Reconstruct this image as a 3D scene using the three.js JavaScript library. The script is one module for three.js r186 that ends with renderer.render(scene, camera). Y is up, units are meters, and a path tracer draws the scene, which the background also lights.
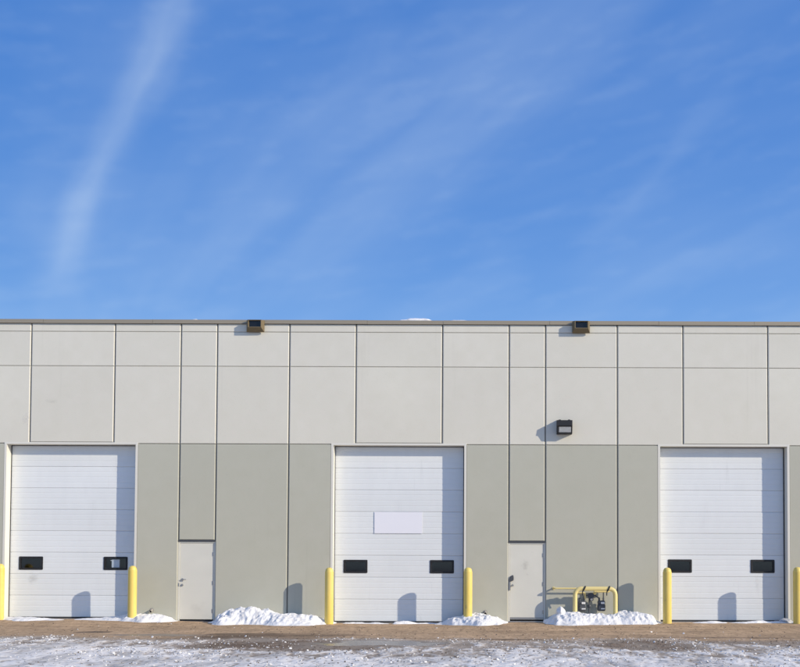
import * as THREE from 'three';
import { RoundedBoxGeometry } from 'three/addons/geometries/RoundedBoxGeometry.js';
import { mergeGeometries, mergeVertices, toCreasedNormals } from 'three/addons/utils/BufferGeometryUtils.js';

// ------------------------------------------------------------------ noise
function hash(i, j, s) {
  let h = (Math.imul(i, 374761393) + Math.imul(j, 668265263) + Math.imul(s, 1274126177)) | 0;
  h = Math.imul(h ^ (h >>> 13), 1274126177); h ^= h >>> 16;
  return (h >>> 0) / 4294967296;
}
function vn(x, y, s = 1) {
  const i = Math.floor(x), j = Math.floor(y); let u = x - i, v = y - j;
  u = u * u * (3 - 2 * u); v = v * v * (3 - 2 * v);
  const a = hash(i, j, s), b = hash(i + 1, j, s), c = hash(i, j + 1, s), d = hash(i + 1, j + 1, s);
  return a + (b - a) * u + (c - a) * v + (a - b - c + d) * u * v;
}
function fbm(x, y, o = 4, s = 1) {
  let r = 0, a = 0.5, n = 0;
  for (let k = 0; k < o; k++) { r += a * vn(x, y, s + k * 17); n += a; a *= 0.5; x = x * 2.03 + 5.1; y = y * 2.03 + 1.7; }
  return r / n;
}
function worley(x, y, s = 1) {
  const i = Math.floor(x), j = Math.floor(y); let m = 9;
  for (let a = -1; a < 2; a++) for (let b = -1; b < 2; b++) {
    const px = i + a + hash(i + a, j + b, s), py = j + b + hash(i + a, j + b, s + 7);
    m = Math.min(m, (px - x) ** 2 + (py - y) ** 2);
  }
  return Math.sqrt(m);
}
const clamp = (x, a = 0, b = 1) => Math.min(b, Math.max(a, x));
const sst = (a, b, x) => { const t = clamp((x - a) / (b - a)); return t * t * (3 - 2 * t); };
const mix = (a, b, t) => a + (b - a) * t;
let seed = 20240117;
const rnd = () => { seed = (Math.imul(seed, 1664525) + 1013904223) | 0; return (seed >>> 0) / 4294967296; };

// ------------------------------------------------------------------ camera, sky, sun, exposure
const scene = new THREE.Scene();
const F = 1008, FW = 960, FH = 1064;                       // lens in photo pixels, shifted down like a cropped frame
const camera = new THREE.PerspectiveCamera(2 * Math.atan(FH / 2 / F) * 180 / Math.PI, FW / FH, 0.1, 2000);
camera.position.set(2.222, 1.61, 28);
camera.rotation.order = 'YXZ';
camera.rotation.set(1.9 * Math.PI / 180, 0, 0.2 * Math.PI / 180);
camera.setViewOffset(FW, FH, 0, 0, 800, 667);
camera.updateProjectionMatrix();

const SUN = new THREE.Vector3(2.0, 0.88, 1).normalize();

// a winter sky: blue with thin cirrus, the same kind of air all round
const sky = (() => {
  const W = 2048, H = 1024, d = new Float32Array(W * H * 4), D = Math.PI / 180;
  // long soft cirrus trails: [half width, strength, points as azimuth from straight ahead and elevation, degrees]
  const trails = [[0.8, 0.19, [[-15.6, 33], [-17.4, 28.2], [-19.1, 24], [-20.9, 19.7], [-22.0, 16.9], [-23.8, 12.5]]],
    [2.6, 0.055, [[7, 30], [1, 25.5], [-5, 21], [-10, 16.5], [-13, 12]]], [0.55, 0.05, [[15.5, 26.4], [11.8, 23.2], [9, 19.8], [5, 16]]], [1.1, 0.05, [[3, 17.5], [-2, 15.2], [-7, 12]]],
    [0.8, 0.045, [[20, 18.2], [12, 16.6], [4, 14.6]]], [1.8, 0.04, [[-4, 30], [-7, 26], [-11, 22]]],
    [1.6, 0.14, [[62, 42], [56, 30], [50, 16]]], [2.4, 0.12, [[122, 52], [110, 38], [98, 20]]], [2, 0.14, [[-58, 46], [-66, 32], [-76, 14]]], [2.5, 0.12, [[-118, 44], [-130, 28], [-142, 12]]], [2.6, 0.1, [[172, 56], [162, 38], [148, 18]]]];
  const ca = Math.cos(-28 * D), sa = Math.sin(-28 * D);
  for (let j = 0; j < H; j++) {
    const el = ((j + 0.5) / H - 0.5) * 180, y = Math.sin(el * D), ce = Math.cos(el * D);
    for (let i = 0; i < W; i++) {
      const ph = ((i + 0.5) / W - 0.5) * 2 * Math.PI, x = Math.cos(ph) * ce, z = Math.sin(ph) * ce, k = (j * W + i) * 4;
      const e = Math.max(el, 0), q = Math.exp(-e / 11), q2 = Math.exp(-e / 3.5);
      let r = 0.028 + 0.45 * q + 0.22 * q2, g = 0.160 + 0.71 * q, b = 0.545 + 1.05 * q / (1 + 1.15 * q);
      const c = clamp(x * SUN.x + y * SUN.y + z * SUN.z, -1, 1), a = Math.acos(c) / D;
      const m = 0.9 * Math.exp(-a / 9) + 0.34 * Math.exp(-a / 30);
      r += m * 1.1; g += m; b += m * 0.8;
      if (el > 0.5) {
        const az = Math.atan2(x, -z) / D;
        const kx = x / (y + 0.05), kz = z / (y + 0.05);            // thin cloud sheet overhead, combed one way by the wind
        const A = kx * sa - kz * ca, B = kx * ca + kz * sa, wp = fbm(A * 0.7, B * 1.1, 3, 5) - 0.5;
        const fib = fbm(B * 11 + 4 * wp, A * 1.3, 5, 11), big = fbm(B * 1.5 + 1.6 * wp + 7, A * 0.45, 5, 23), mid = fbm(B * 4.2 + 2 * wp, A * 0.8, 4, 29);
        let cl = 0.085 * sst(0.40, 0.78, big) * (0.3 + 1.1 * fib) + 0.05 * sst(0.42, 0.8, mid) * (0.4 + fib) + 0.02 * (fib - 0.3) + 0.05 * (fbm(az * 0.22 - el * 0.1, el * 1.7 - az * 0.25, 5, 61) - 0.42) + 0.035 * sst(0.5, 0.8, fbm(az * 0.5 + 3, el * 2.4 - az * 0.5, 4, 67));
        const wx = az + 1.8 * (fbm(az * 0.2, el * 0.2, 5, 41) - 0.5), wy = el + 1.8 * (fbm(az * 0.16 + 9, el * 0.16, 4, 43) - 0.5);
        for (const [w, s, P] of trails) {
          let best = 99, side = 0, run = 0, len = 0, at = 0; const S = P.map((p, n) => n ? Math.hypot(p[0] - P[n - 1][0], p[1] - P[n - 1][1]) : 0);
          for (let n = 1; n < P.length; n++) {
            const [a0, e0] = P[n - 1], dx = P[n][0] - a0, dy = P[n][1] - e0, L = S[n], t = clamp(((wx - a0) * dx + (wy - e0) * dy) / (L * L));
            const px = wx - a0 - t * dx, py = wy - e0 - t * dy, dd = Math.hypot(px, py);
            if (dd < best) { best = dd; side = (px * dy - py * dx) / L; at = len + t * L; }
            len += L;
          }
          if (best < 3.2 * w) cl += s * Math.exp(-0.9 * (best / w) ** 2) * sst(0, 0.3, at / len) * sst(0, 0.25, 1 - at / len) * (0.4 + 1.1 * fbm(side * 1.9 + 20, at * 0.25, 5, 51));
        }
        cl = Math.max(cl, 0) * sst(0.5, 8, el); r = mix(r, 0.70, cl); g = mix(g, 0.84, cl); b = mix(b, 0.98, cl);
      }
      d[k] = r; d[k + 1] = g; d[k + 2] = b; d[k + 3] = 1;
    }
  }
  const t = new THREE.DataTexture(d, W, H, THREE.RGBAFormat, THREE.FloatType);
  t.mapping = THREE.EquirectangularReflectionMapping; t.magFilter = t.minFilter = THREE.LinearFilter; t.needsUpdate = true;
  return t;
})();
scene.background = sky; scene.environment = sky;

const sun = new THREE.DirectionalLight(new THREE.Color().setRGB(1, 0.89, 0.73), 4.3);
sun.position.copy(SUN).multiplyScalar(60); sun.castShadow = true; sun.shadow.mapSize.set(4096, 4096); sun.shadow.radius = 1;
Object.assign(sun.shadow.camera, { left: -26, right: 26, top: 20, bottom: -20, near: 1, far: 140 });
scene.add(sun, sun.target);
const renderer = new THREE.WebGLRenderer({ antialias: true });
renderer.toneMapping = THREE.LinearToneMapping; renderer.toneMappingExposure = 1.0;
renderer.shadowMap.enabled = true;

// ------------------------------------------------------------------ helpers
const used = {};
function numbered(n) { const k = used[n] = (used[n] ?? -1) + 1; return k ? `${n}_${String(k).padStart(3, '0')}` : n; }
function wuv(g, s = 1) {                                    // uv in metres, by the way each face points
  g = g.index ? g.toNonIndexed() : g;
  if (!g.attributes.normal) g.computeVertexNormals();
  const p = g.attributes.position, uv = new Float32Array(p.count * 2);
  const a = new THREE.Vector3(), b = new THREE.Vector3(), c = new THREE.Vector3();
  for (let i = 0; i < p.count; i += 3) {
    a.fromBufferAttribute(p, i); b.fromBufferAttribute(p, i + 1); c.fromBufferAttribute(p, i + 2);
    const n = b.clone().sub(a).cross(c.clone().sub(a)), X = Math.abs(n.x), Y = Math.abs(n.y), Z = Math.abs(n.z);
    [a, b, c].forEach((q, k) => {
      const [u, v] = Z >= X && Z >= Y ? [q.x, q.y] : X >= Y ? [q.z, q.y] : [q.x, q.z];
      uv[(i + k) * 2] = u * s; uv[(i + k) * 2 + 1] = v * s;
    });
  }
  g.setAttribute('uv', new THREE.BufferAttribute(uv, 2));
  return g;
}
const strip = (g) => { g = g.index ? g.toNonIndexed() : g; for (const k of Object.keys(g.attributes)) if (!['position', 'normal', 'uv'].includes(k)) g.deleteAttribute(k); return g; };
function box(x0, x1, y0, y1, z0, z1, r = 0) {
  const w = x1 - x0, h = y1 - y0, d = z1 - z0;
  const g = r ? new RoundedBoxGeometry(w, h, d, 2, r) : new THREE.BoxGeometry(w, h, d);
  g.translate((x0 + x1) / 2, (y0 + y1) / 2, (z0 + z1) / 2);
  return g;
}
function tube(pts, r, seg = 24, rad = 12, closed = false, tension = 0.5) {
  return new THREE.TubeGeometry(new THREE.CatmullRomCurve3(pts.map((p) => new THREE.Vector3(...p)), closed, 'catmullrom', tension), seg, r, rad, closed);
}
function cyl(p, q, r, n = 16, r2 = r) {
  const a = new THREE.Vector3(...p), b = new THREE.Vector3(...q), d = b.clone().sub(a);
  const g = new THREE.CylinderGeometry(r2, r, d.length(), n);
  g.applyQuaternion(new THREE.Quaternion().setFromUnitVectors(new THREE.Vector3(0, 1, 0), d.normalize()));
  return g.translate((a.x + b.x) / 2, (a.y + b.y) / 2, (a.z + b.z) / 2);
}
function rod(pts, bend, r, rad = 14) {                      // a pipe with rounded elbows
  const path = new THREE.CurvePath(), P = pts.map((p) => new THREE.Vector3(...p)); let from = P[0];
  for (let i = 1; i < P.length - 1; i++) {
    const a = P[i].clone().sub(P[i - 1]).normalize(), b = P[i + 1].clone().sub(P[i]).normalize();
    const s = P[i].clone().addScaledVector(a, -bend), e = P[i].clone().addScaledVector(b, bend);
    path.add(new THREE.LineCurve3(from, s)); path.add(new THREE.QuadraticBezierCurve3(s, P[i], e)); from = e;
  }
  path.add(new THREE.LineCurve3(from, P[P.length - 1]));
  return new THREE.TubeGeometry(path, 60, r, rad);
}
function mesh(name, geos, mat, parent, uvScale) {
  geos = (Array.isArray(geos) ? geos : [geos]).map((g) => strip(wuv(g, uvScale)));
  const m = new THREE.Mesh(geos.length > 1 ? mergeGeometries(geos) : geos[0], mat);
  m.name = parent ? name : numbered(name); m.castShadow = m.receiveShadow = true;
  (parent ?? scene).add(m);
  return m;
}
function thing(name, label, category, [x, y, z] = [0, 0, 0], group) {
  const o = new THREE.Group(); o.name = numbered(name); o.position.set(x, y, z); scene.add(o);
  o.userData = { label, category }; if (group) o.userData.group = group;
  return o;
}
const part = (name, parent, pos = [0, 0, 0]) => { const o = new THREE.Group(); o.name = name; o.position.set(...pos); parent.add(o); return o; };

// ------------------------------------------------------------------ materials
function tex(W, H, fn, { srgb = true, repeat, size = 1 } = {}) {
  const d = new Uint8Array(W * H * 4);
  for (let j = 0; j < H; j++) for (let i = 0; i < W; i++) {
    const c = fn(i / W, j / H), k = (j * W + i) * 4;
    for (let n = 0; n < 3; n++) { let v = clamp(Array.isArray(c) ? c[n] : c); if (srgb) v = v <= 0.0031308 ? v * 12.92 : 1.055 * v ** (1 / 2.4) - 0.055; d[k + n] = Math.round(v * 255); }
    d[k + 3] = 255;
  }
  const t = new THREE.DataTexture(d, W, H, THREE.RGBAFormat); t.magFilter = THREE.LinearFilter; t.minFilter = THREE.LinearMipmapLinearFilter; t.generateMipmaps = true;
  if (srgb) t.colorSpace = THREE.SRGBColorSpace;
  t.wrapS = t.wrapT = repeat === false ? THREE.ClampToEdgeWrapping : THREE.RepeatWrapping;
  t.repeat.set(1 / size, 1 / size); t.needsUpdate = true;
  return t;
}
// noise that tiles over the unit square
function tile(u, v, fx, fy, o, s) {
  const g = (a, b) => fbm(a, b, o, s), U = u * fx, V = v * fy;
  const bu = sst(0, 1, u), bv = sst(0, 1, v);
  return mix(mix(g(U, V), g(U - fx, V), bu), mix(g(U, V - fy), g(U - fx, V - fy), bu), bv);
}
const fine = tex(512, 512, (u, v) => 0.65 * tile(u, v, 90, 90, 3, 3) + 0.35 * tile(u, v, 24, 24, 3, 9), { srgb: false, size: 1.3 });
const std = (r, g, b, rough, more = {}) => new THREE.MeshStandardMaterial({ color: new THREE.Color().setRGB(r, g, b), roughness: rough, ...more });
const concreteMap = tex(1024, 1024, (u, v) => {             // painted concrete, an 11 m tile of faint mottling, rain runs and pin holes
  const a = tile(u, v, 5, 5, 5, 61), b = tile(u, v, 40, 40, 4, 67), st = tile(u, v, 90, 3, 4, 71);
  const pit = worley(u * 130, v * 130, 5) < 0.07 && hash(Math.floor(u * 130), Math.floor(v * 130), 3) > 0.7 ? 0.1 : 0;
  const k = 0.93 + 0.10 * (a - 0.5) + 0.07 * (b - 0.5) - 0.035 * sst(0.60, 0.85, st) - pit;
  return [k, k * (0.998 + 0.01 * (a - 0.5)), k * (0.99 + 0.03 * (b - 0.5))];
}, { size: 11 });
const pair = (r, g, b) => [1, 0.985, 1.012].map((k) => std(r * k, g * k, b * k, 0.82, { map: concreteMap, bumpMap: fine, bumpScale: 0.0012 }));
const snowMap = tex(512, 512, (u, v) => {                   // ploughed snow with sand grains and grey dirty lumps in it
  const a = sst(0.5, 0.8, tile(u, v, 14, 14, 4, 131)), b = vn(u * 150, v * 150, 137) > 0.88 ? 0.5 : 1, k = 1 - 0.20 * a; return [k * mix(1, b, 0.35), k * mix(1, b, 0.37), k * mix(0.99, b, 0.42)];
}, { size: 1.2 });
const M = {
  upper: pair(0.71, 0.685, 0.59), lower: pair(0.495, 0.49, 0.405),
  seal: std(0.17, 0.165, 0.15, 0.9), groove: std(0.42, 0.41, 0.38, 0.9), coping: std(0.34, 0.29, 0.21, 0.5, { metalness: 0.25, bumpMap: fine, bumpScale: 0.0006 }),
  trim: std(0.70, 0.68, 0.60, 0.6, { bumpMap: fine, bumpScale: 0.0006 }), inside: std(0.10, 0.10, 0.10, 0.95), roof: std(0.5, 0.5, 0.5, 0.95),
  black: std(0.010, 0.010, 0.012, 0.62), rubber: std(0.03, 0.03, 0.032, 0.85), steel: std(0.42, 0.41, 0.39, 0.38, { metalness: 0.85 }),
  darkSteel: std(0.07, 0.075, 0.085, 0.5), bronze: std(0.17, 0.13, 0.07, 0.6, { metalness: 0.2 }), concrete: std(0.33, 0.31, 0.28, 0.9, { bumpMap: fine, bumpScale: 0.003 }),
  snow: std(0.80, 0.795, 0.79, 0.95, { map: snowMap, bumpMap: fine, bumpScale: 0.01 }), tag: std(0.75, 0.75, 0.74, 0.6), sign: std(0.80, 0.80, 0.84, 0.5), paper: std(0.78, 0.79, 0.80, 0.8),
  glass: new THREE.MeshPhysicalMaterial({ color: new THREE.Color().setRGB(0.75, 0.8, 0.85), roughness: 0.04, transmission: 1, thickness: 0, ior: 1.5 }),
  lens: new THREE.MeshPhysicalMaterial({ color: new THREE.Color().setRGB(0.82, 0.83, 0.82), roughness: 0.3, transmission: 0.55, thickness: 0 }),
};
const doorMap = tex(512, 1024, (u, v) => {                  // white steel with a faint film of road grime in blotches
  const a = tile(u, v, 4, 4, 5, 81), b = tile(u, v, 30, 8, 4, 87), s = sst(0.66, 0.9, tile(u, v, 70, 4, 4, 93));
  const k = 0.955 + 0.06 * (a - 0.5) + 0.05 * (b - 0.5) - 0.07 * s; return [k, k * 0.998, k * 0.99];
}, { size: 4.3 });
M.door = [0, 1, 2].map((i) => std(0.775 - i * 0.012, 0.80 - i * 0.012, 0.80 - i * 0.012, 0.42, { map: doorMap }));
const leafMap = tex(256, 512, (u, v) => { const a = tile(u, v, 4, 6, 5, 101), k = 0.95 + 0.09 * (a - 0.5) - 0.10 * sst(0.7, 0.9, tile(u, v, 12, 16, 4, 107)); return [k, k * 0.995, k * 0.98]; }, { size: 1.7 });
M.leaf = std(0.69, 0.68, 0.605, 0.5, { map: leafMap });
const yellowMap = tex(512, 512, (u, v) => {                 // sun-bleached yellow paint with scuffs
  const a = tile(u, v, 4, 3, 5, 111), b = tile(u, v, 50, 20, 3, 117), c = sst(0.68, 0.82, tile(u, v, 14, 14, 4, 121));
  const f = clamp(0.35 + 1.2 * (a - 0.5)); const k = 0.95 + 0.12 * (b - 0.5);
  return [mix(mix(0.80, 0.83, f), 0.45, c * 0.5) * k, mix(mix(0.60, 0.67, f), 0.34, c * 0.5) * k, mix(mix(0.12, 0.24, f), 0.16, c * 0.5) * k];
}, { size: 1.9 });
M.yellow = std(1, 1, 1, 0.5, { map: yellowMap });
M.gasYellow = std(0.80, 0.66, 0.28, 0.5, { map: leafMap });

// ------------------------------------------------------------------ ground
const GX = [[-30, 0.09], [-9, 0.09], [-7.2, 0.07], [-5.6, 0.03], [-1, -0.005], [1, -0.005], [3.4, 0.045], [9, 0.06], [30, 0.06]];
const lerpList = (L, x) => { if (x <= L[0][0]) return L[0][1]; for (let i = 1; i < L.length; i++) if (x <= L[i][0]) return mix(L[i - 1][1], L[i][1], (x - L[i - 1][0]) / (L[i][0] - L[i - 1][0])); return L[L.length - 1][1]; };
const smoothList = (L, x) => { for (let i = 1; i < L.length; i++) if (x <= L[i][0]) return mix(L[i - 1][1], L[i][1], sst(0, 1, (x - L[i - 1][0]) / (L[i][0] - L[i - 1][0]))); return L[L.length - 1][1]; };
const grade = (x, z) => lerpList(GX, x) * (1 - sst(0.3, 5, z));
const blob = (x, z, cx, cz, rx, rz, s) => 1 - Math.hypot((x - cx) / rx, (z - cz) / rz) + 0.9 * (fbm(x * 1.3, z * 1.3, 4, s) - 0.5);
function gmask(x, z) {
  const w = fbm(x * 0.35, z * 0.5, 4, 201), n1 = fbm(x * 1.1, z * 1.1, 4, 207), n2 = fbm(x * 3.6, z * 1.5, 5, 211), n3 = vn(x * 13, z * 4.5, 219);
  const edge = 6.1 + 1.5 * (w - 0.5) + 0.45 * sst(-1, 3, x) - 0.5 * sst(-4, -9, x);
  const brown = Math.max(sst(-0.1, 0.5, blob(x, z, -2.6, 5.3, 2.3, 1.3, 231)), 0.9 * sst(-0.2, 0.5, blob(x, z, -1.4, 7.7, 2.8, 1.5, 233)), 0.8 * sst(-0.1, 0.6, blob(x, z, 5.6, 7.4, 1.3, 1.7, 237)), 0.5 * sst(0, 0.5, blob(x, z, 9.5, 6.6, 3.4, 1.2, 239)));
  const puddle = Math.max(sst(0.05, 0.35, blob(x, z, 0.15, 7.1, 1.6, 0.9, 241)), 0.75 * sst(0.05, 0.5, blob(x, z, -5.4, 4.9, 1.5, 0.45, 243)));
  const smear = Math.max(sst(0, 0.3, blob(x, z, -6.95, 4.1, 0.55, 0.35, 251)), sst(0.1, 0.5, blob(x, z, -3.3, 4.6, 1.2, 0.5, 253)), 0.8 * sst(0, 0.4, blob(x, z, -1.9, 4.9, 1.5, 0.35, 255)), sst(0.1, 0.5, blob(x, z, 3, 6.0, 2.2, 0.28, 257)), 0.7 * sst(0.1, 0.5, blob(x, z, 8, 5.2, 3.5, 0.35, 261)));
  const t = z - edge;                                                         // metres beyond the bare apron
  let cover = sst(-0.6, 0.4, t) * (0.37 + 0.082 * clamp(t, 0, 6)) + 0.10 * sst(0, 3, -x - 3) * sst(0, 1.5, t);
  cover -= 0.5 * brown + 0.9 * puddle + 0.3 * smear;
  const rut = Math.exp(-(((z - 9.6 - 0.5 * (w - 0.5)) / 0.28) ** 2)) + Math.exp(-(((z - 7.9 - 0.04 * x - 0.6 * (w - 0.5)) / 0.22) ** 2));
  cover -= 0.16 * rut * sst(0.3, 0.6, n1);
  const snow = 0.93 * sst(0.34, 0.72, cover + 0.34 * (n1 - 0.5) + 0.75 * (n2 - 0.5) + 0.34 * (n3 - 0.5) + 0.26 * (vn(x * 27, z * 8, 223) - 0.5) + 0.0);
  const slush = sst(-0.8, 0.2, t + 1.4 * (n1 - 0.5));
  return { snow, slush, brown, puddle, smear, n1, n2, n3, w, t };
}
const PX0 = -18, PX1 = 20, PZ0 = 0, PZ1 = 17;
const gCol = new Float32Array(2048 * 916 * 3), gRgh = new Float32Array(2048 * 916);
for (let j = 0; j < 916; j++) for (let i = 0; i < 2048; i++) {
  const x = mix(PX0, PX1, i / 2047), z = mix(PZ1, PZ0, j / 915), g = gmask(x, z), k = j * 2048 + i;
  const f = 0.86 + 0.22 * (g.n3 - 0.5) + 0.32 * (g.n2 - 0.5) + 0.3 * (g.n1 - 0.5), st = fbm(x * 0.5, z * 5, 4, 271);
  let c = [0.62 * f, 0.425 * f, 0.255 * f].map((v) => v * (0.80 + 0.45 * (st - 0.35)));          // sanded, salt-stained apron
  const sl = [0.47, 0.405, 0.33].map((v) => v * (0.7 + 0.9 * (g.n2 - 0.3)));                      // grey gravelly slush
  const br = [0.17, 0.11, 0.066].map((v) => v * (0.7 + 0.9 * (g.n2 - 0.3)));                       // wet brown dirt
  let wet = clamp(Math.max(g.puddle, 0.7 * g.smear, 0.5 * g.brown));
  c = c.map((v, n) => mix(v, sl[n], g.slush * 0.8));
  c = c.map((v, n) => mix(v, br[n], Math.max(g.brown * (0.35 + 0.65 * sst(0.35, 0.6, g.n1 * 0.5 + g.n2 * 0.5)), g.smear * 0.85)));
  c = c.map((v, n) => mix(v, [0.17, 0.15, 0.13][n], g.puddle * 0.85));
  const dust = 0.91 + 0.12 * (g.n1 - 0.5) - 0.30 * sst(0.45, 0.75, fbm(x * 2.6, z * 0.9, 5, 277)) - 0.14 * sst(0.6, 0.85, g.n3);
  c = c.map((v, n) => mix(v, [1.02, 0.96, 0.855][n] * dust, g.snow));
  const grit = vn(x * 30, z * 9, 281) > 0.80 ? 0.5 : 1;
  for (let n = 0; n < 3; n++) gCol[k * 3 + n] = c[n] * (g.puddle > 0.4 ? 1 : mix(1, grit, 0.75));
  gRgh[k] = clamp(mix(mix(1, 0.5, wet * (1 - g.snow)), 0.27, sst(0.5, 0.9, g.puddle)));
}
const groundMap = tex(2048, 916, (u, v) => { const k = Math.round(v * 916) * 2048 + Math.round(u * 2048); return [gCol[k * 3], gCol[k * 3 + 1], gCol[k * 3 + 2]]; }, { repeat: false });
const groundRough = tex(2048, 916, (u, v) => gRgh[Math.round(v * 916) * 2048 + Math.round(u * 2048)], { srgb: false, repeat: false });
{
  const nx = 1100, nz = 400, P = new Float32Array((nx + 1) * (nz + 1) * 3), U = new Float32Array((nx + 1) * (nz + 1) * 2), I = [];
  for (let j = 0; j <= nz; j++) for (let i = 0; i <= nx; i++) {
    const x = mix(PX0, PX1, i / nx), z = mix(PZ0, PZ1, j / nz), g = gmask(x, z), k = j * (nx + 1) + i;
    const rough = (1 - g.puddle) * (0.010 * (g.n2 - 0.5) + 0.012 * g.slush * (vn(x * 11, z * 9, 291) - 0.5)) + g.snow * (0.010 + 0.012 * (g.n2 - 0.3) + 0.013 * (vn(x * 9, z * 7, 293) - 0.4) + 0.007 * (vn(x * 19, z * 15, 295) - 0.5));
    const h = grade(x, z) + 0.03 * (fbm(x * 0.25, z * 0.25, 3, 297) - 0.5) * (1 - g.puddle) * sst(0.5, 3, z) + rough * sst(0.05, 0.6, z) - 0.008 * g.puddle;
    P.set([x, h, z], k * 3); U.set([i / nx, 1 - j / nz], k * 2);
    if (i < nx && j < nz) I.push(k, k + nx + 1, k + 1, k + 1, k + nx + 1, k + nx + 2);
  }
  const g = new THREE.BufferGeometry(); g.setAttribute('position', new THREE.BufferAttribute(P, 3)); g.setAttribute('uv', new THREE.BufferAttribute(U, 2)); g.setIndex(I); g.computeVertexNormals();
  const m = new THREE.Mesh(g, new THREE.MeshPhysicalMaterial({ map: groundMap, roughness: 1, roughnessMap: groundRough, specularIntensity: 0.45 }));
  m.name = 'yard_pavement'; m.receiveShadow = m.castShadow = true; m.userData = { kind: 'structure', label: 'brown sanded apron running out to packed snow and slush', category: 'pavement' }; scene.add(m);
  const yardMap = tex(512, 512, (u, v) => { const s = sst(0.35, 0.6, tile(u, v, 9, 9, 6, 301)), f = 0.7 + 0.6 * tile(u, v, 50, 50, 3, 307); return [mix(0.27, 0.74, s) * f, mix(0.245, 0.745, s) * f, mix(0.22, 0.76, s) * f]; }, { size: 16 });
  const far = mesh('ground', new THREE.PlaneGeometry(900, 900).rotateX(-Math.PI / 2).translate(0, -0.09, 0), std(1, 1, 1, 0.95, { map: yardMap }));
  far.userData = { kind: 'structure', label: 'snowy open ground reaching to the horizon', category: 'ground' };
}

// ------------------------------------------------------------------ the warehouse
const building = thing('warehouse_building', 'long grey concrete panel warehouse with three white loading doors', 'warehouse');
const DOORS = [[-10.975, -7.375, 0.09], [-1.87, 1.78, 0], [7.23, 10.775, 0.062]];                 // left, right, sill
const EXITS = [[-6.168, -5.127, 0.035], [3.005, 4.046, 0.06]];
const HEAD = 4.95, BAND = 4.97, G2 = 7.145, G1 = 8.115, TOP = 8.335, EXIT_TOP = 2.25, EW = -17.6, EE = 19.6;

function slab(x0, x1, y0, y1, cl, cr, cb, ct, z0 = -0.05, z1 = 0) {      // a panel with chamfered edges (left, right, bottom, top)
  const g = new THREE.BufferGeometry(), v = [], F4 = (a, b, c, d) => v.push(...a, ...b, ...c, ...a, ...c, ...d);
  const d = 0.8, A = [x0, y0, z0], B = [x1, y0, z0], C = [x1, y1, z0], D = [x0, y1, z0];
  const o = [[x0, y0], [x1, y0], [x1, y1], [x0, y1]], q = [[x0 + cl, y0 + cb], [x1 - cr, y0 + cb], [x1 - cr, y1 - ct], [x0 + cl, y1 - ct]];
  const zc = z1 - Math.max(cl, cr, cb, ct) * d;
  const e = o.map(([x, y]) => [x, y, zc]), f = q.map(([x, y]) => [x, y, z1]);
  F4(...f);
  for (let i = 0; i < 4; i++) { const j = (i + 1) % 4; F4(e[i], e[j], f[j], f[i]); F4([A, B, C, D][i], [A, B, C, D][j], e[j], e[i]); }
  g.setAttribute('position', new THREE.BufferAttribute(new Float32Array(v), 3)); g.computeVertexNormals();
  return g;
}
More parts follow.
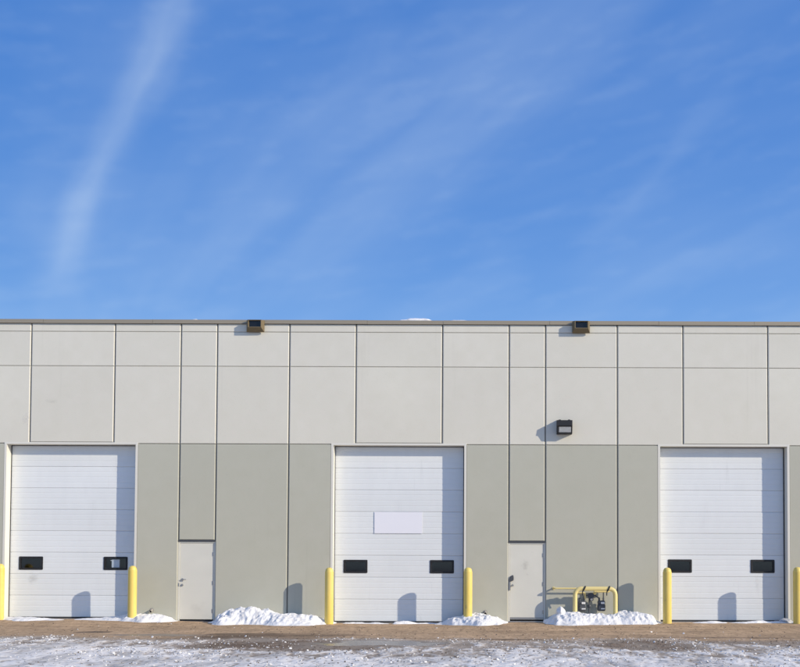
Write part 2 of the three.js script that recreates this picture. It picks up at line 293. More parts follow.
{
  const J = [EW, -15.31, -14.30, -12.28, -10.34, -8.0, -6.155, -5.14, -3.12, -1.26, 1.155, 3.018, 4.033, 6.04, 7.875, 10.245, 12.19, 13.2, 15.21, 17.05, EE];
  const gap = 0.016, ch = 0.019, hc = 0.012;
  for (let i = 0; i < J.length - 1; i++) {
    const x0 = J[i] + gap, x1 = J[i + 1] - gap, mu = M.upper[(i * 2) % 3], ml = M.lower[(i * 5 + 1) % 3];
    mesh('wall_panel', slab(x0, x1, G1 + 0.004, TOP, ch, ch, hc, 0.004), mu, building);
    mesh('wall_panel', slab(x0, x1, G2 + 0.004, G1 - 0.004, ch, ch, hc, hc), M.upper[(i + 1) % 3], building);
    let y0 = BAND + 0.006; const over = DOORS.find(([a, b]) => J[i] > a && J[i + 1] < b); if (over) y0 = HEAD + 0.062;
    mesh('wall_panel', slab(x0, x1, y0, G2 - 0.004, ch, ch, 0.014, hc), M.upper[i % 3], building);
    if (over) continue;
    let a = x0, b = x1, yb = -0.25, ca = ch, cb = ch, cy = 0.004;
    for (const [l, r] of DOORS) { if (l > J[i] && l < J[i + 1]) { b = l - 0.064; cb = 0.006; } if (r > J[i] && r < J[i + 1]) { a = r + 0.064; ca = 0.006; } }
    if (EXITS.some(([l, r]) => Math.abs(l - J[i]) < 0.05)) { yb = EXIT_TOP + 0.045; cy = 0.014; }
    mesh('wall_panel', slab(a, b, yb, BAND - 0.006, ca, cb, cy, 0.016), ml, building);
  }
  // the structural wall behind the panels, its face showing in the joints
  const Z0 = -0.29, Z1 = -0.034, spans = [], cuts = [...DOORS, ...EXITS].sort((p, q) => p[0] - q[0]); let x = EW;
  for (const [l, r] of cuts) { spans.push([x, l]); x = r; } spans.push([x, EE]);
  const core = spans.map(([a, b]) => box(a, b, -0.3, BAND, Z0, Z1)); core.push(box(EW, EE, BAND + 0.002, TOP - 0.002, Z0, Z1));
  for (const [l, r] of EXITS) core.push(box(l + 0.001, r - 0.001, EXIT_TOP, BAND - 0.002, Z0 + 0.002, Z1 - 0.002));
  mesh('joint_sealant', core, M.seal, building);
  mesh('rear_shell', [box(EW, EW + 0.25, -0.3, TOP, -22, -0.3), box(EE - 0.25, EE, -0.3, TOP, -22, -0.3), box(EW, EE, -0.3, TOP, -22.3, -22.01)], M.upper[0], building);
  mesh('roof', box(EW + 0.26, EE - 0.26, TOP - 0.75, TOP - 0.5, -22, -0.3), M.roof, building);
  mesh('interior_floor', box(EW + 0.26, EE - 0.26, -0.3, -0.01, -22, -0.62), M.inside, building);
  // metal coping in lengths
  const cs = new THREE.Shape(); [[-0.33, 0], [-0.33, 0.13], [-0.02, 0.118], [0.030, 0.112], [0.034, 0.02], [0.050, 0.0], [0.044, -0.004], [0.026, 0.012], [0.022, 0.06], [-0.2, 0.06], [-0.2, 0]].forEach(([a, b], i) => i ? cs.lineTo(a, b) : cs.moveTo(a, b));
  const cuts2 = [EW, -16.1, -13.05, -10.0, -6.95, -3.9, -0.95, 1.17, 4.15, 7.2, 9.87, 12.9, 15.95, EE];
  for (let i = 0; i < cuts2.length - 1; i++) {
    const a = cuts2[i] + 0.003, b = cuts2[i + 1] - 0.003, g = new THREE.ExtrudeGeometry(cs, { depth: b - a, bevelEnabled: false });
    g.rotateY(Math.PI / 2).scale(1, 1, -1).translate(a, TOP + 0.003 + (i % 3) * 0.0015, (i % 2) * 0.002);
    const ix = g.index; if (!ix) { const p = g.attributes.position.array; for (let k = 0; k < p.length; k += 9) for (let n = 0; n < 3; n++) { const t = p[k + n]; p[k + n] = p[k + 6 + n]; p[k + 6 + n] = t; } }
    g.computeVertexNormals();
    mesh('coping', g, M.coping, building);
  }
}

// ------------------------------------------------------------------ sectional loading doors
function ribbed(x0, x1, y0, y1, prof, zb) {                 // steel sheet following the section's ribs between y0 and y1
  const P = [[y0]], v = []; for (const p of prof) if (p[0] > y0 + 1e-5 && p[0] < y1 - 1e-5) P.push(p); P.push([y1]);
  const at = (y) => { for (let i = 1; i < prof.length; i++) if (y <= prof[i][0] + 1e-7) return mix(prof[i - 1][1], prof[i][1], (y - prof[i - 1][0]) / (prof[i][0] - prof[i - 1][0] || 1)); return prof[prof.length - 1][1]; };
  const Q = P.map(([y]) => [y, at(y)]), quad = (a, b, c, d) => v.push(...a, ...b, ...c, ...a, ...c, ...d);
  for (let i = 1; i < Q.length; i++) {
    const [ya, za] = Q[i - 1], [yb, zz] = Q[i];
    quad([x0, ya, za], [x1, ya, za], [x1, yb, zz], [x0, yb, zz]); quad([x1, ya, zb], [x0, ya, zb], [x0, yb, zb], [x1, yb, zb]);
    quad([x0, ya, zb], [x0, ya, za], [x0, yb, zz], [x0, yb, zb]); quad([x1, ya, za], [x1, ya, zb], [x1, yb, zb], [x1, yb, zz]);
  }
  quad([x0, y0, zb], [x1, y0, zb], [x1, y0, at(y0)], [x0, y0, at(y0)]); quad([x0, y1, at(y1)], [x1, y1, at(y1)], [x1, y1, zb], [x0, y1, zb]);
  const g = new THREE.BufferGeometry(); g.setAttribute('position', new THREE.BufferAttribute(new Float32Array(v), 3)); g.computeVertexNormals();
  return g;
}
const DOOR_Z = -0.305;
DOORS.forEach(([L, R, sill], di) => {
  const d = part('loading_door', building), n = 8, top = HEAD - 0.002, bot = sill + 0.035, H = (top - bot) / n;
  mesh('door_frame', [box(L - 0.06, L + 0.004, sill - 0.3, HEAD + 0.056, -0.30, 0.004), box(R - 0.004, R + 0.06, sill - 0.3, HEAD + 0.056, -0.30, 0.004), box(L + 0.004, R - 0.004, HEAD, HEAD + 0.054, -0.30, 0.0025)], M.trim, d);
  mesh('weather_seal', [box(L + 0.004, L + 0.018, bot, HEAD - 0.016, -0.302, -0.272, 0.003), box(R - 0.03, R - 0.004, bot, HEAD - 0.016, -0.302, -0.272, 0.003), box(L + 0.004, R - 0.004, HEAD - 0.016, HEAD, -0.302, -0.275, 0.003), box(L + 0.02, R - 0.02, sill - 0.03, bot + 0.006, -0.345, -0.308, 0.01)], M.rubber, d);
  const w0 = L + 0.27, w1 = R - 0.29, ww = 0.665, wh = 0.365;
  for (let s = 0; s < n; s++) {
    const y0 = bot + s * H, z = DOOR_Z + (rnd() - 0.5) * 0.006, pr = [[y0 + 0.001, z - 0.010], [y0 + 0.006, z - 0.008], [y0 + 0.016, z]];
    for (const q of [0.27, 0.52, 0.77]) { const c = y0 + q * H; pr.push([c - 0.020, z], [c - 0.009, z - 0.0026], [c + 0.006, z - 0.0026], [c + 0.016, z]); }
    pr.push([y0 + H - 0.020, z], [y0 + H - 0.009, z - 0.004], [y0 + H - 0.002, z - 0.008]);
    const zb = z - 0.05, a = L + 0.006, b = R - 0.006, lo = pr[0][0], hi = pr[pr.length - 1][0]; let g;
    if (s === 2) {
      const c = y0 + H / 2, h = wh / 2 - 0.012, i0 = w0 + 0.012, i1 = w0 + ww - 0.012, k0 = w1 - ww + 0.012, k1 = w1 - 0.012;
      g = [ribbed(a, i0, lo, hi, pr, zb), ribbed(i1, k0, lo, hi, pr, zb), ribbed(k1, b, lo, hi, pr, zb)];
      for (const [p, q] of [[i0, i1], [k0, k1]]) g.push(ribbed(p, q, lo, c - h, pr, zb), ribbed(p, q, c + h, hi, pr, zb));
      for (const x of [w0, w1 - ww]) {
        const fr = new THREE.Shape(), rr = (S, x0, y0, x1, y1, r) => { S.moveTo(x0 + r, y0); S.lineTo(x1 - r, y0); S.quadraticCurveTo(x1, y0, x1, y0 + r); S.lineTo(x1, y1 - r); S.quadraticCurveTo(x1, y1, x1 - r, y1); S.lineTo(x0 + r, y1); S.quadraticCurveTo(x0, y1, x0, y1 - r); S.lineTo(x0, y0 + r); S.quadraticCurveTo(x0, y0, x0 + r, y0); };
        rr(fr, x, c - wh / 2, x + ww, c + wh / 2, 0.025); const ho = new THREE.Path(); rr(ho, x + 0.045, c - wh / 2 + 0.045, x + ww - 0.045, c + wh / 2 - 0.045, 0.02); fr.holes.push(ho);
        mesh('window_frame', new THREE.ExtrudeGeometry(fr, { depth: 0.06, bevelEnabled: true, bevelSize: 0.004, bevelThickness: 0.004, bevelSegments: 2, curveSegments: 5 }).translate(0, 0, z - 0.05), M.black, d);
        const p = mesh('window_pane', box(x + 0.03, x + ww - 0.03, c - wh / 2 + 0.03, c + wh / 2 - 0.03, z - 0.024, z - 0.020), M.glass, d);
        p.geometry = strip(new THREE.PlaneGeometry(ww - 0.07, wh - 0.07).translate(x + ww / 2, c, z - 0.02));
      }
    } else g = ribbed(a, b, lo, hi, pr, zb);
    mesh('door_section', g, M.door[(s * 2 + di) % 3], d);
  }
  // concrete sill under the door
  mesh('door_sill', box(L + 0.005, R - 0.005, -0.3, sill - 0.004, -0.6, 0.03), M.concrete, d);
});

// ------------------------------------------------------------------ steel exit doors
EXITS.forEach(([L, R, sill], i) => {
  const d = part('exit_door', building), zl = -0.052, j = 0.05, T = EXIT_TOP;
  mesh('door_frame', [box(L, L + j, sill - 0.1, T - 0.002, -0.2, -0.038, 0.004), box(R - j, R, sill - 0.1, T - 0.002, -0.2, -0.038, 0.004), box(L + j - 0.003, R - j + 0.003, T - 0.045, T - 0.004, -0.2, -0.040, 0.004)], M.leaf, d);
  mesh('head_flashing', box(L + 0.004, R - 0.004, T + 0.002, T + 0.034, -0.2, -0.003, 0.003), M.darkSteel, d);
  mesh('door_leaf', box(L + j + 0.004, R - j - 0.004, sill + 0.05, T - 0.05, zl - 0.045, zl, 0.003), M.leaf, d);
  mesh('threshold', box(L + j, R - j, sill - 0.1, sill + 0.014, -0.2, 0.02, 0.004), i ? M.steel : M.darkSteel, d);
  for (const y of [0.32, 1.1, 1.9]) mesh('hinge', [cyl([R - j - 0.004, y - 0.055, zl + 0.010], [R - j - 0.004, y + 0.055, zl + 0.010], 0.011, 10), box(R - j - 0.045, R - j - 0.006, y - 0.05, y + 0.05, zl, zl + 0.004)], M.steel, d);
  const x = L + j + 0.075;
  if (!i) {
    mesh('handle', [cyl([x, 1.19, zl], [x, 1.19, zl + 0.012], 0.036, 18), cyl([x, 1.19, zl + 0.01], [x, 1.19, zl + 0.055], 0.011, 12), box(x - 0.012, x + 0.115, 1.178, 1.202, zl + 0.045, zl + 0.064, 0.008)], M.steel, d);
    mesh('dead_bolt', [cyl([x - 0.005, 1.035, zl], [x - 0.005, 1.035, zl + 0.022], 0.036, 18, 0.03), cyl([x - 0.005, 1.035, zl + 0.02], [x - 0.005, 1.035, zl + 0.028], 0.016, 12)], M.steel, d);
    mesh('strike_plate', box(L + 0.012, L + j - 0.008, 1.0, 1.09, -0.040, -0.034), M.steel, d);
  } else {
    const s = new THREE.Shape(); s.moveTo(0, 0); s.lineTo(0.11, 0.05); s.quadraticCurveTo(0.13, 0.13, 0.10, 0.19); s.lineTo(0.03, 0.15); s.quadraticCurveTo(-0.02, 0.08, 0, 0);
    mesh('pull_plate', new THREE.ExtrudeGeometry(s, { depth: 0.03, bevelSize: 0.006, bevelThickness: 0.006, bevelSegments: 2 }).translate(L + 0.035, 1.15, zl + 0.01), M.darkSteel, d);
    mesh('handle', [box(L + 0.03, L + 0.075, 0.93, 1.15, zl, zl + 0.06, 0.008), cyl([x, 1.06, zl], [x, 1.06, zl + 0.05], 0.013, 12), cyl([x, 1.06, zl + 0.045], [x, 1.06, zl + 0.085], 0.034, 18, 0.026)], M.steel, d);
    mesh('door_sweep', box(L + j + 0.006, R - j - 0.006, sill + 0.052, sill + 0.115, zl, zl + 0.009, 0.002), M.steel, d);
  }
});

// ------------------------------------------------------------------ lamps on the wall
function floodLight(x, label) {
  const t = thing('flood_light', label, 'flood light', [x, 8.095, 0], 'flood lights under the roof edge');
  const v = [], quad = (a, b, c, d) => v.push(...a, ...b, ...c, ...a, ...c, ...d);
  const ring = (w, y0, y1, z) => [[-w, y0, z], [w, y0, z], [w, y1, z], [-w, y1, z]];
  const A = ring(0.245, 0, 0.325, 0.055), B = ring(0.245, 0.005, 0.325, 0.095), C = ring(0.185, 0.105, 0.318, 0.215), D = ring(0.168, 0.122, 0.302, 0.212), E = ring(0.160, 0.130, 0.295, 0.150);
  const loop = (p, q) => { for (let i = 0; i < 4; i++) { const j = (i + 1) % 4; quad(p[i], p[j], q[j], q[i]); } };
  quad(A[3], A[2], A[1], A[0]); loop(A, B); loop(B, C); loop(C, D); loop(D, E);
  const g = new THREE.BufferGeometry(); g.setAttribute('position', new THREE.BufferAttribute(new Float32Array(v), 3)); g.computeVertexNormals();
  mesh('housing', g, M.bronze, t);
  mesh('glass_face', box(-0.162, 0.162, 0.128, 0.297, 0.146, 0.152), std(0.008, 0.008, 0.01, 0.12), t);
  mesh('bracket', box(-0.06, 0.06, 0.04, 0.2, 0, 0.056, 0.004), M.darkSteel, t);
  return t;
}
floodLight(-4.06, 'bronze flood light under the roof edge above the left exit door bay');
floodLight(5.02, 'bronze flood light under the roof edge directly above the black wall lamp');
{
  const t = thing('wall_lamp', 'black wall lamp with clear ribbed lens on the pale upper panels', 'wall lamp', [4.555, 5.265, 0]), w = 0.21;
  const prof = (pts, x0, x1, b = 0) => { const s = new THREE.Shape(); pts.forEach(([z, y], i) => i ? s.lineTo(z, y) : s.moveTo(z, y)); const g = new THREE.ExtrudeGeometry(s, { depth: x1 - x0 - 2 * b, bevelEnabled: b > 0, bevelSize: b, bevelThickness: b, bevelSegments: 2 }); return g.rotateY(-Math.PI / 2).translate(x1 - b, 0, 0); };
  mesh('housing', [prof([[0.005, 0.19], [0.255, 0.19], [0.285, 0.215], [0.27, 0.36], [0.005, 0.395]], -w, w, 0.006), box(-w, w, 0.0, 0.2, 0, 0.03, 0.004)], M.black, t);
  for (const s of [-1, 1]) mesh('knuckle', cyl([s * 0.13 - 0.03, 0.375, 0.12], [s * 0.13 + 0.03, 0.375, 0.12], 0.028, 14), M.black, t);
  mesh('lens_frame', [prof([[0.03, 0.0], [0.215, 0.0], [0.225, 0.03], [0.03, 0.03]], -w + 0.012, w - 0.012, 0.004), prof([[0.03, 0.0], [0.21, 0.0], [0.262, 0.195], [0.03, 0.195]], -w, -w + 0.035, 0.004), prof([[0.03, 0.0], [0.21, 0.0], [0.262, 0.195], [0.03, 0.195]], w - 0.022, w, 0.004)], M.black, t);
  const ribs = []; for (let i = 0; i < 16; i++) { const x = mix(-w + 0.05, w - 0.036, (i + 0.5) / 16); ribs.push(cyl([x, 0.034, 0.208], [x, 0.188, 0.248], 0.0115, 8)); }
  mesh('lens', ribs, M.lens, t);
  mesh('reflector', box(-w + 0.04, w - 0.03, 0.036, 0.184, 0.032, 0.06), M.tag, t);
}

// ------------------------------------------------------------------ sign and paper
{
  const t = thing('blank_sign', 'blank white rectangular sign fixed across the middle loading door', 'sign', [-0.07, 2.50, DOOR_Z]);
  mesh('sign_board', box(-0.675, 0.675, 0, 0.605, 0.010, 0.016, 0.002), M.sign, t);
  for (const x of [-0.6, 0.6]) mesh('spacer', box(x - 0.02, x + 0.02, 0.05, 0.55, -0.008, 0.011), M.steel, t);
  const bot = 0.09 + 0.035, H = (HEAD - 0.002 - bot) / 8, p = thing('paper_sheet', 'pale paper sheet taped inside the left loading door\'s right window', 'paper', [-8.01, bot + 2.5 * H - 0.115, DOOR_Z - 0.034]);
  mesh('sheet', box(-0.11, 0.11, 0, 0.225, -0.001, 0.001), M.paper, p);
  mesh('tape', [box(-0.145, -0.09, 0.185, 0.205, 0.0012, 0.0022)], M.tag, p);
}

// ------------------------------------------------------------------ bollards
{
  const pr = [[0.0, 0], [0.118, 0], [0.118, 1.415], [0.116, 1.428], [0.108, 1.436], [0.108, 1.452], [0.102, 1.478], [0.088, 1.505], [0.062, 1.528], [0.03, 1.54], [0, 1.543]];
  const gm = wuv(new THREE.LatheGeometry(pr.slice(0, 4).map(([a, b]) => new THREE.Vector2(a, b)), 28)), cap = wuv(new THREE.LatheGeometry(pr.slice(3).map(([a, b]) => new THREE.Vector2(a, b)), 28));
  const lathe = (g, m, n, t) => { const o = new THREE.Mesh(g, m); o.name = n; o.castShadow = o.receiveShadow = true; t.add(o); };
  const list = [[-10.83, 'yellow bollard cut off by the left picture edge, left of the first loading door'], [-7.22, 'yellow bollard at the right corner of the left loading door'], [-1.872, 'yellow bollard at the left corner of the middle loading door with the blank sign'],
    [1.900, 'yellow bollard at the right corner of the middle loading door with the blank sign'], [7.318, 'yellow bollard at the left corner of the right loading door, overlapping its window'], [10.86, 'yellow bollard cut off by the right picture edge, right of the last loading door']];
  list.forEach(([x, label], i) => {
    const t = thing('bollard', label, 'bollard', [x, grade(x, 0.55) - 0.02, 0.55], 'yellow bollards flanking the loading doors');
    t.scale.y = [1.0, 0.985, 1.01, 1.012, 0.995, 1.01][i]; t.rotation.set([0, 0.004, -0.004, 0.003, 0.0, 0.0][i], i * 1.1, [0, 0.003, -0.002, 0, 0.004, -0.002][i]);
    const m = M.yellow.clone(); m.map = yellowMap.clone(); m.map.offset.set(i * 0.37, i * 0.23); m.map.needsUpdate = true; m.color.setScalar(1);
    lathe(gm, m, 'post', t); lathe(cap, m, 'cap', t);
  });
}

// ------------------------------------------------------------------ gas meters and their guard
{
  const t = thing('guard_rail', 'thick yellow hoop rail guarding the gas meters', 'guard rail', [5.37, 0, 0.42]);
  mesh('hoop', rod([[-0.545, -0.1, 0], [-0.545, 0.985, 0], [0.555, 0.985, 0], [0.555, -0.1, 0]], 0.19, 0.06, 18), M.gasYellow, t);
  for (const x of [-0.30, 0.365]) {
    const g = new THREE.TorusGeometry(0.068, 0.021, 8, 20).rotateY(Math.PI / 2).rotateZ(-0.5).translate(x, 0.985, 0);
    mesh('strap', [g, tube([[x - 0.03, 0.93, 0.03], [x - 0.045, 0.89, 0.02], [x - 0.045, 0.80, 0]], 0.014, 10, 8)], M.rubber, t);
  }
  const s = thing('gas_meter_set', 'two grey gas meters with regulator on yellow pipes behind the hoop', 'gas meter', [5.37, 0, 0]);
  mesh('pipe', [rod([[-1.10, 0.985, -0.04], [-1.10, 0.985, 0.17], [0.42, 0.985, 0.17]], 0.05, 0.022), cyl([-1.10, 0.985, 0.0], [-1.10, 0.985, 0.02], 0.04)], M.gasYellow, s);
  mesh('manifold', [rod([[-0.50, 0.86, 0.17], [-0.25, 0.86, 0.17], [-0.25, 0.70, 0.17]], 0.04, 0.026), rod([[0.02, 0.90, 0.17], [0.42, 0.90, 0.17], [0.42, 0.985, 0.17]], 0.03, 0.026), cyl([0.02, 0.98, 0.17], [0.02, 0.82, 0.17], 0.028), new THREE.SphereGeometry(0.05, 14, 10).translate(0.02, 0.86, 0.17)], M.gasYellow, s);
  for (const [x, y] of [[-0.33, 0.36], [0.20, 0.365]]) {
    const m = part('meter', s, [x, y, 0.17]);
    mesh('body', [new RoundedBoxGeometry(0.215, 0.20, 0.17, 3, 0.04).translate(0, 0.10, 0), new RoundedBoxGeometry(0.20, 0.10, 0.15, 3, 0.03).translate(0, 0.24, 0), new THREE.CylinderGeometry(0.075, 0.075, 0.05, 18).rotateX(Math.PI / 2).translate(0, 0.10, 0.09), cyl([-0.06, 0.27, 0], [-0.06, 0.37, 0], 0.024), cyl([0.06, 0.27, 0], [0.06, 0.37, 0], 0.024)], M.darkSteel, m);
    mesh('index_plate', new RoundedBoxGeometry(0.10, 0.055, 0.02, 2, 0.006).translate(0.03, 0.225, 0.082), M.tag, m);
    mesh('tag', box(-0.02, 0.085, 0.055, 0.085, 0.114, 0.118), M.tag, m);
  }
  const r = part('regulator', s, [-0.13, 0.47, 0.17]);
  mesh('body', [cyl([0, 0.0, 0], [0, 0.34, 0], 0.022), new THREE.CylinderGeometry(0.09, 0.09, 0.05, 20).rotateX(1.2).rotateZ(0.4).translate(0.04, 0.31, 0.02), new THREE.SphereGeometry(0.055, 14, 10).translate(0.0, 0.03, 0), new THREE.SphereGeometry(0.05, 14, 10).translate(0.07, 0.22, 0.02)], M.darkSteel, r);
  mesh('vent_cap', cyl([0.045, 0.19, 0.05], [0.05, 0.215, 0.10], 0.032, 16), M.steel, r);
  mesh('riser', cyl([-0.13, -0.1, 0.17], [-0.13, 0.48, 0.17], 0.02), M.darkSteel, s);
  mesh('link_pipe', [rod([[-0.27, 0.70, 0.17], [-0.27, 0.80, 0.17], [-0.13, 0.80, 0.17]], 0.03, 0.018), rod([[-0.13, 0.72, 0.17], [0.02, 0.80, 0.17], [0.14, 0.72, 0.17]], 0.04, 0.018), cyl([0.26, 0.70, 0.17], [0.26, 0.90, 0.17], 0.018)], M.darkSteel, s);
}

// ------------------------------------------------------------------ drain stubs and rubble at the wall's foot
for (const [x, y, label] of [[-6.86, 0.345, 'small drain pipe stub low on the wall beside the left exit door'], [2.375, 0.32, 'small drain pipe stub low on the wall right of the middle loading door']]) {
  const t = thing('drain_stub', label, 'drain pipe', [x, y, 0], 'drain stubs low on the wall');
  const g = new THREE.LatheGeometry([[0.030, -0.03], [0.030, 0.15], [0.040, 0.15], [0.040, 0.12], [0.038, 0.11], [0.038, -0.03]].map(([a, b]) => new THREE.Vector2(a, b)), 20).rotateX(Math.PI / 2).rotateX(0.25);
  mesh('pipe', g, M.concrete, t);
  mesh('flange', new THREE.CylinderGeometry(0.055, 0.055, 0.008, 20).rotateX(Math.PI / 2).translate(0, 0, 0.005), M.concrete, t);
}
for (const [x, z, s, q, label] of [[10.62, 0.20, 0.12, 3, 'grey broken ice chunk at the foot of the right picture edge bollard'], [10.44, 0.12, 0.075, 5, 'small dark ice chunk in the right loading door\'s bottom corner']]) {
  const g = mergeVertices(new THREE.IcosahedronGeometry(s, 3).deleteAttribute('uv').deleteAttribute('normal')), p = g.attributes.position;
  for (let i = 0; i < p.count; i++) { const X = p.getX(i), Y = p.getY(i), Z = p.getZ(i), k = 0.55 + 0.8 * fbm(X / s * 1.6 + q, (Y + Z * 0.7) / s * 1.6, 3, q); p.setXYZ(i, X * k * 1.5, Y * k * 0.75, Z * k); }
  g.computeVertexNormals();
  const m = mesh('ice_chunk', toCreasedNormals(g, 0.5), std(q === 3 ? 0.42 : 0.16, q === 3 ? 0.43 : 0.16, q === 3 ? 0.45 : 0.17, 0.5, { bumpMap: fine, bumpScale: 0.004 }));
  m.position.set(x, 0.06 + s * 0.35, z); m.userData = { label, category: 'ice chunk' };
}

// ------------------------------------------------------------------ smudges of grime that the photograph shows on the paint
function smudge(parent, x, y, z, w, h, mat, sd, strength) {
  const a = tex(64, 64, (u, v) => clamp((1 - Math.hypot(u - 0.5, v - 0.5) * 2.2 + 1.5 * (fbm(u * 5, v * 5, 4, sd) - 0.5)) * strength), { srgb: false, repeat: false });
  const m = mat.clone(); m.alphaMap = a; m.transparent = true;
  const o = new THREE.Mesh(new THREE.PlaneGeometry(w, h).translate(x, y, z), m); o.name = 'grime_smudge'; o.receiveShadow = true; parent.add(o);
}
{
  const doors = building.children.filter((o) => o.name === 'loading_door'), exits = building.children.filter((o) => o.name === 'exit_door'), dirt = std(0.16, 0.15, 0.15, 0.9), pale = std(0.78, 0.76, 0.72, 0.9);
  smudge(doors[0], -10.33, 1.2, DOOR_Z + 0.009, 0.42, 0.34, dirt, 401, 0.13);
  smudge(doors[2], 10.0, 1.1, DOOR_Z + 0.009, 0.12, 0.6, dirt, 409, 0.09);
  smudge(exits[1], 3.48, 1.62, -0.0495, 0.28, 0.34, dirt, 403, 0.16);
  smudge(exits[0], -5.62, 0.42, -0.0495, 0.5, 0.4, dirt, 411, 0.05);
  smudge(building, -10.45, 5.66, 0.0025, 0.22, 0.34, pale, 405, 0.35);
  smudge(building, -9.75, 6.14, 0.0025, 0.4, 0.16, dirt, 407, 0.07);
}

// ------------------------------------------------------------------ ploughed snow
function snowBank(label, tops, z0, z1, sd, { chunk = 0.03, cell = 0.022, base = null, edge = 0.35, name = 'snow_bank', cat = 'snow bank', peak = 0.38, wall = 0.75 } = {}) {
  const x0 = tops[0][0], x1 = tops[tops.length - 1][0], nx = Math.round((x1 - x0) / cell), nz = Math.max(8, Math.round((z1 - z0) / cell)), P = new Float32Array((nx + 1) * (nz + 1) * 3), I = [], H = [];
  for (let j = 0; j <= nz; j++) for (let i = 0; i <= nx; i++) {
    const x = mix(x0, x1, i / nx), z = mix(z0, z1, j / nz), wx = x + 0.35 * (fbm(x * 1.5, z * 2.2, 4, sd + 21) - 0.5), top = smoothList(tops, clamp(wx, x0, x1)), k = j * (nx + 1) + i;
    const far = 1 - edge * (fbm(x * 1.3, z * 0.9 + sd, 4, sd) - 0.1) * 1.5, t = (j / nz) / clamp(far * (0.45 + 0.55 * sst(0, 0.28, top)), 0.15, 1);
    let s = t < peak ? wall + (1 - wall) * sst(0, peak, t) : Math.cos(clamp((t - peak) / (1 - peak)) * Math.PI / 2) ** 1.15;
    if (t > 1) s = 0;
    const lump = fbm(x * 3.1, z * 3.1, 4, sd + 3), cl = 1 - worley(x * 9 + lump, z * 9, sd + 9), cl2 = 1 - worley(x * 21, z * 21, sd + 11);
    let h = top * s * (0.72 + 0.62 * lump) + (s > 0 ? chunk * (cl - 0.35) * clamp(top * s * 8) + chunk * 0.45 * (cl2 - 0.4) * clamp(top * s * 8) : 0);
    h -= 0.012; const zz = h > 0.02 ? z + clamp(h * 8) * (0.16 * (fbm(x * 4, h * 5 + z, 4, sd + 31) - 0.5) + 0.07 * (0.5 - worley(x * 8, h * 9 + z * 2, sd + 33)) + 0.03 * (0.5 - worley(x * 19, h * 20 + z * 3, sd + 35))) * sst(0.1, 0.35, z - z0) : z;
    if (j === nz || i === 0 || i === nx) h = -0.05;
    P.set([x, (base ?? grade(x, z)) + Math.max(h, -0.05), zz], k * 3); H.push(h);
    if (i < nx && j < nz) I.push(k, k + nx + 1, k + 1, k + 1, k + nx + 1, k + nx + 2);
  }
  const II = []; for (let i = 0; i < I.length; i += 3) if (Math.max(H[I[i]], H[I[i + 1]], H[I[i + 2]]) > -0.02) II.push(I[i], I[i + 1], I[i + 2]);
  const g = new THREE.BufferGeometry(); g.setAttribute('position', new THREE.BufferAttribute(P, 3)); g.setIndex(II); g.computeVertexNormals();
  const cx = (x0 + x1) / 2; g.translate(-cx, 0, 0);
  { const p = g.attributes.position, uv = new Float32Array(p.count * 2); for (let i = 0; i < p.count; i++) { uv[i * 2] = p.getX(i) + cx; uv[i * 2 + 1] = p.getZ(i) + p.getY(i) * 1.3; } g.setAttribute('uv', new THREE.BufferAttribute(uv, 2)); }
 
  const m = new THREE.Mesh(g, M.snow); m.position.x = cx; m.name = numbered(name); m.castShadow = m.receiveShadow = true; m.userData = { label, category: cat }; scene.add(m);
  return m;
}
snowBank('low snow bank around the bollard between the left loading and exit doors', [[-9.1, 0], [-8.5, 0.05], [-7.6, 0.13], [-7.1, 0.17], [-6.75, 0.19], [-6.4, 0.14], [-6.2, 0.03], [-6.1, 0]], 0.012, 1.5, 11, { chunk: 0.028 });
snowBank('long high snow bank between the left exit door and the middle loading door', [[-5.2, 0], [-5.0, 0.06], [-4.75, 0.24], [-4.5, 0.38], [-4.1, 0.40], [-3.7, 0.36], [-3.45, 0.28], [-2.6, 0.25], [-2.3, 0.22], [-2.0, 0.10], [-1.8, 0.03], [-1.72, 0]], 0.012, 1.75, 23, { chunk: 0.03 });
snowBank('lumpy snow bank between the middle loading door and the right exit door', [[0.95, 0], [1.25, 0.07], [1.55, 0.2], [1.9, 0.26], [2.3, 0.24], [2.6, 0.17], [2.9, 0.05], [3.02, 0]], 0.012, 1.55, 37, { chunk: 0.042 });
snowBank('broad snow bank in front of the gas meters and hoop rail', [[3.95, 0], [4.15, 0.1], [4.4, 0.28], [4.75, 0.30], [5.1, 0.27], [5.6, 0.25], [6.1, 0.30], [6.6, 0.30], [6.85, 0.24], [7.05, 0.08], [7.25, 0]], 0.012, 1.75, 41, { chunk: 0.03 });
const low = { chunk: 0.018, name: 'snow_patch', cat: 'snow patch', wall: 0.5, edge: 0.8 };
snowBank('thin snow patch in front of the left loading door by the picture edge', [[-11.9, 0], [-11, 0.07], [-10.4, 0.09], [-9.7, 0.075], [-9.3, 0.04], [-8.9, 0]], 0.3, 2.3, 53, low);
snowBank('thin snow strip at the left end of the middle door sill', [[-1.7, 0], [-1.5, 0.04], [-1.1, 0.05], [-0.9, 0.03], [-0.6, 0.045], [-0.3, 0.02], [-0.15, 0]], 0.04, 0.8, 59, low);
snowBank('small raised snow patch at the middle of the middle door sill', [[-0.2, 0], [-0.08, 0.08], [0.2, 0.085], [0.5, 0.04], [0.75, 0.05], [1.0, 0.03], [1.15, 0]], 0.04, 0.9, 61, low);
snowBank('thin grey snow patch at the left of the right door sill', [[7.8, 0], [8.2, 0.05], [8.6, 0.07], [8.9, 0.03], [9.05, 0]], 0.2, 1.6, 67, low);
snowBank('thin snow strip at the right of the right door sill', [[8.95, 0], [9.4, 0.05], [9.9, 0.075], [10.3, 0.05], [10.75, 0.06], [11.2, 0]], 0.15, 1.6, 71, low);
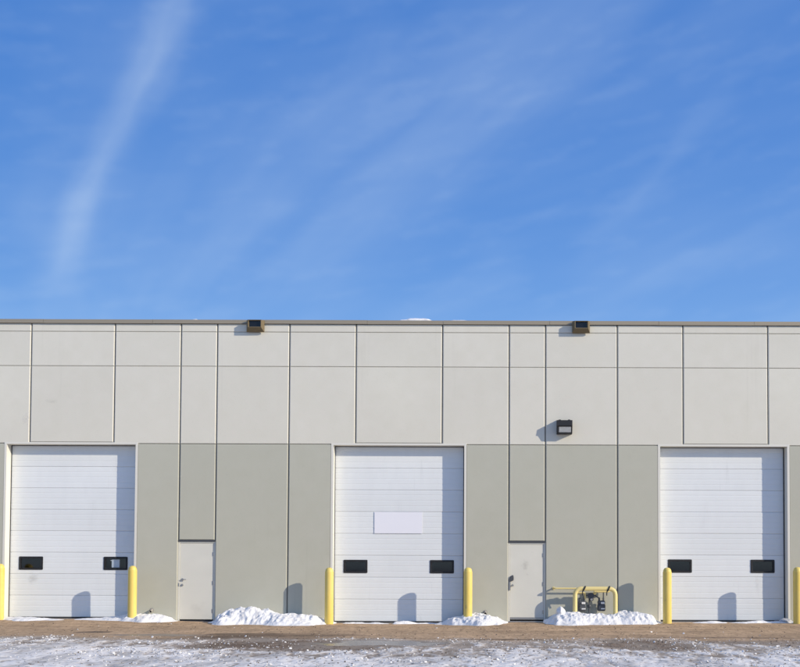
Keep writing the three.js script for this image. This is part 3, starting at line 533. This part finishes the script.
snowBank('rounded snow mound showing over the middle of the roof edge', [[-0.25, 0], [0.0, 0.09], [0.35, 0.135], [0.7, 0.11], [1.0, 0.05], [1.2, 0.075], [1.6, 0.085], [2.2, 0.07], [2.7, 0]], -0.31, 0.0, 73, { chunk: 0.006, base: TOP + 0.11, name: 'snow_mound', cat: 'roof snow', wall: 0.4, edge: 0.1 });
snowBank('tiny snow remnant on the roof edge above the left exit door', [[-6.15, 0], [-6.0, 0.075], [-5.8, 0.085], [-5.6, 0]], -0.31, 0.0, 79, { chunk: 0.006, base: TOP + 0.11, name: 'snow_mound', cat: 'roof snow', wall: 0.4, edge: 0.1 });
{ // the round lump beside the gas meters
  const g = mergeVertices(new THREE.IcosahedronGeometry(0.13, 5).deleteAttribute('uv').deleteAttribute('normal')), p = g.attributes.position;
  for (let i = 0; i < p.count; i++) { const X = p.getX(i), Y = p.getY(i), Z = p.getZ(i), k = 0.75 + 0.5 * fbm(X * 14 + 3, Y * 14 + Z * 9, 3, 5); p.setXYZ(i, X * k, Y * k * 1.05, Z * k); }
  g.computeVertexNormals();
  const m = new THREE.Mesh(g, M.snow); m.name = 'snow_lump'; m.position.set(4.42, 0.36, 0.62); m.castShadow = m.receiveShadow = true; m.userData = { label: 'round snow lump on the bank left of the hoop rail', category: 'snow lump' }; scene.add(m);
}

// ------------------------------------------------------------------ loose ice crumbs and grit on the yard, too many to count
function scatter(name, label, cat, mat, count, size, keep, sd) {
  let g = mergeVertices(new THREE.IcosahedronGeometry(1, 1).deleteAttribute('uv').deleteAttribute('normal')); const p = g.attributes.position;
  for (let i = 0; i < p.count; i++) { const k = 0.65 + 0.7 * hash(i, 3, sd); p.setXYZ(i, p.getX(i) * k, p.getY(i) * k * 0.4, p.getZ(i) * k); }
  g = g.toNonIndexed(); g.computeVertexNormals();
  const im = new THREE.InstancedMesh(g, mat, count), o = new THREE.Object3D(), c = new THREE.Color(); let n = 0, tries = 0;
  while (n < count && tries++ < count * 40) {
    const x = mix(-12.5, 14, rnd()), z = mix(0.9, 14.5, rnd()), m = gmask(x, z);
    if (m.puddle > 0.2 || rnd() > keep(m, x, z)) continue;
    const s = size * (0.45 + 1.6 * rnd() ** 4);
    o.position.set(x, grade(x, z) + 0.006 + 0.012 * m.snow + s * 0.1, z); o.rotation.set(rnd() * 0.6, rnd() * 6.28, rnd() * 0.6); o.scale.setScalar(s); o.updateMatrix();
    im.setMatrixAt(n, o.matrix); c.setScalar(0.7 + 0.3 * rnd()); im.setColorAt(n, c); n++;
  }
  im.count = n; im.name = name; im.castShadow = im.receiveShadow = true; im.userData = { kind: 'stuff', label, category: cat }; scene.add(im);
}
scatter('ice_crumbs', 'scattered white ice crumbs on the slush and snow', 'ice', std(0.84, 0.82, 0.78, 0.8), 6500, 0.013, (m, x, z) => sst(-1.2, 0.3, m.t) * (1 - 0.6 * m.brown) * (0.15 + 0.85 * sst(0.42, 0.6, m.n1)) + 0.012, 501);
scatter('grit', 'scattered dark gravel and grit on the yard surface', 'gravel', std(0.16, 0.125, 0.095, 0.95), 7000, 0.009, (m) => 0.10 + 0.9 * sst(-1, 0.5, m.t) * sst(0.4, 0.62, m.n2) * (0.4 + 0.6 * m.brown), 503);

renderer.render(scene, camera);
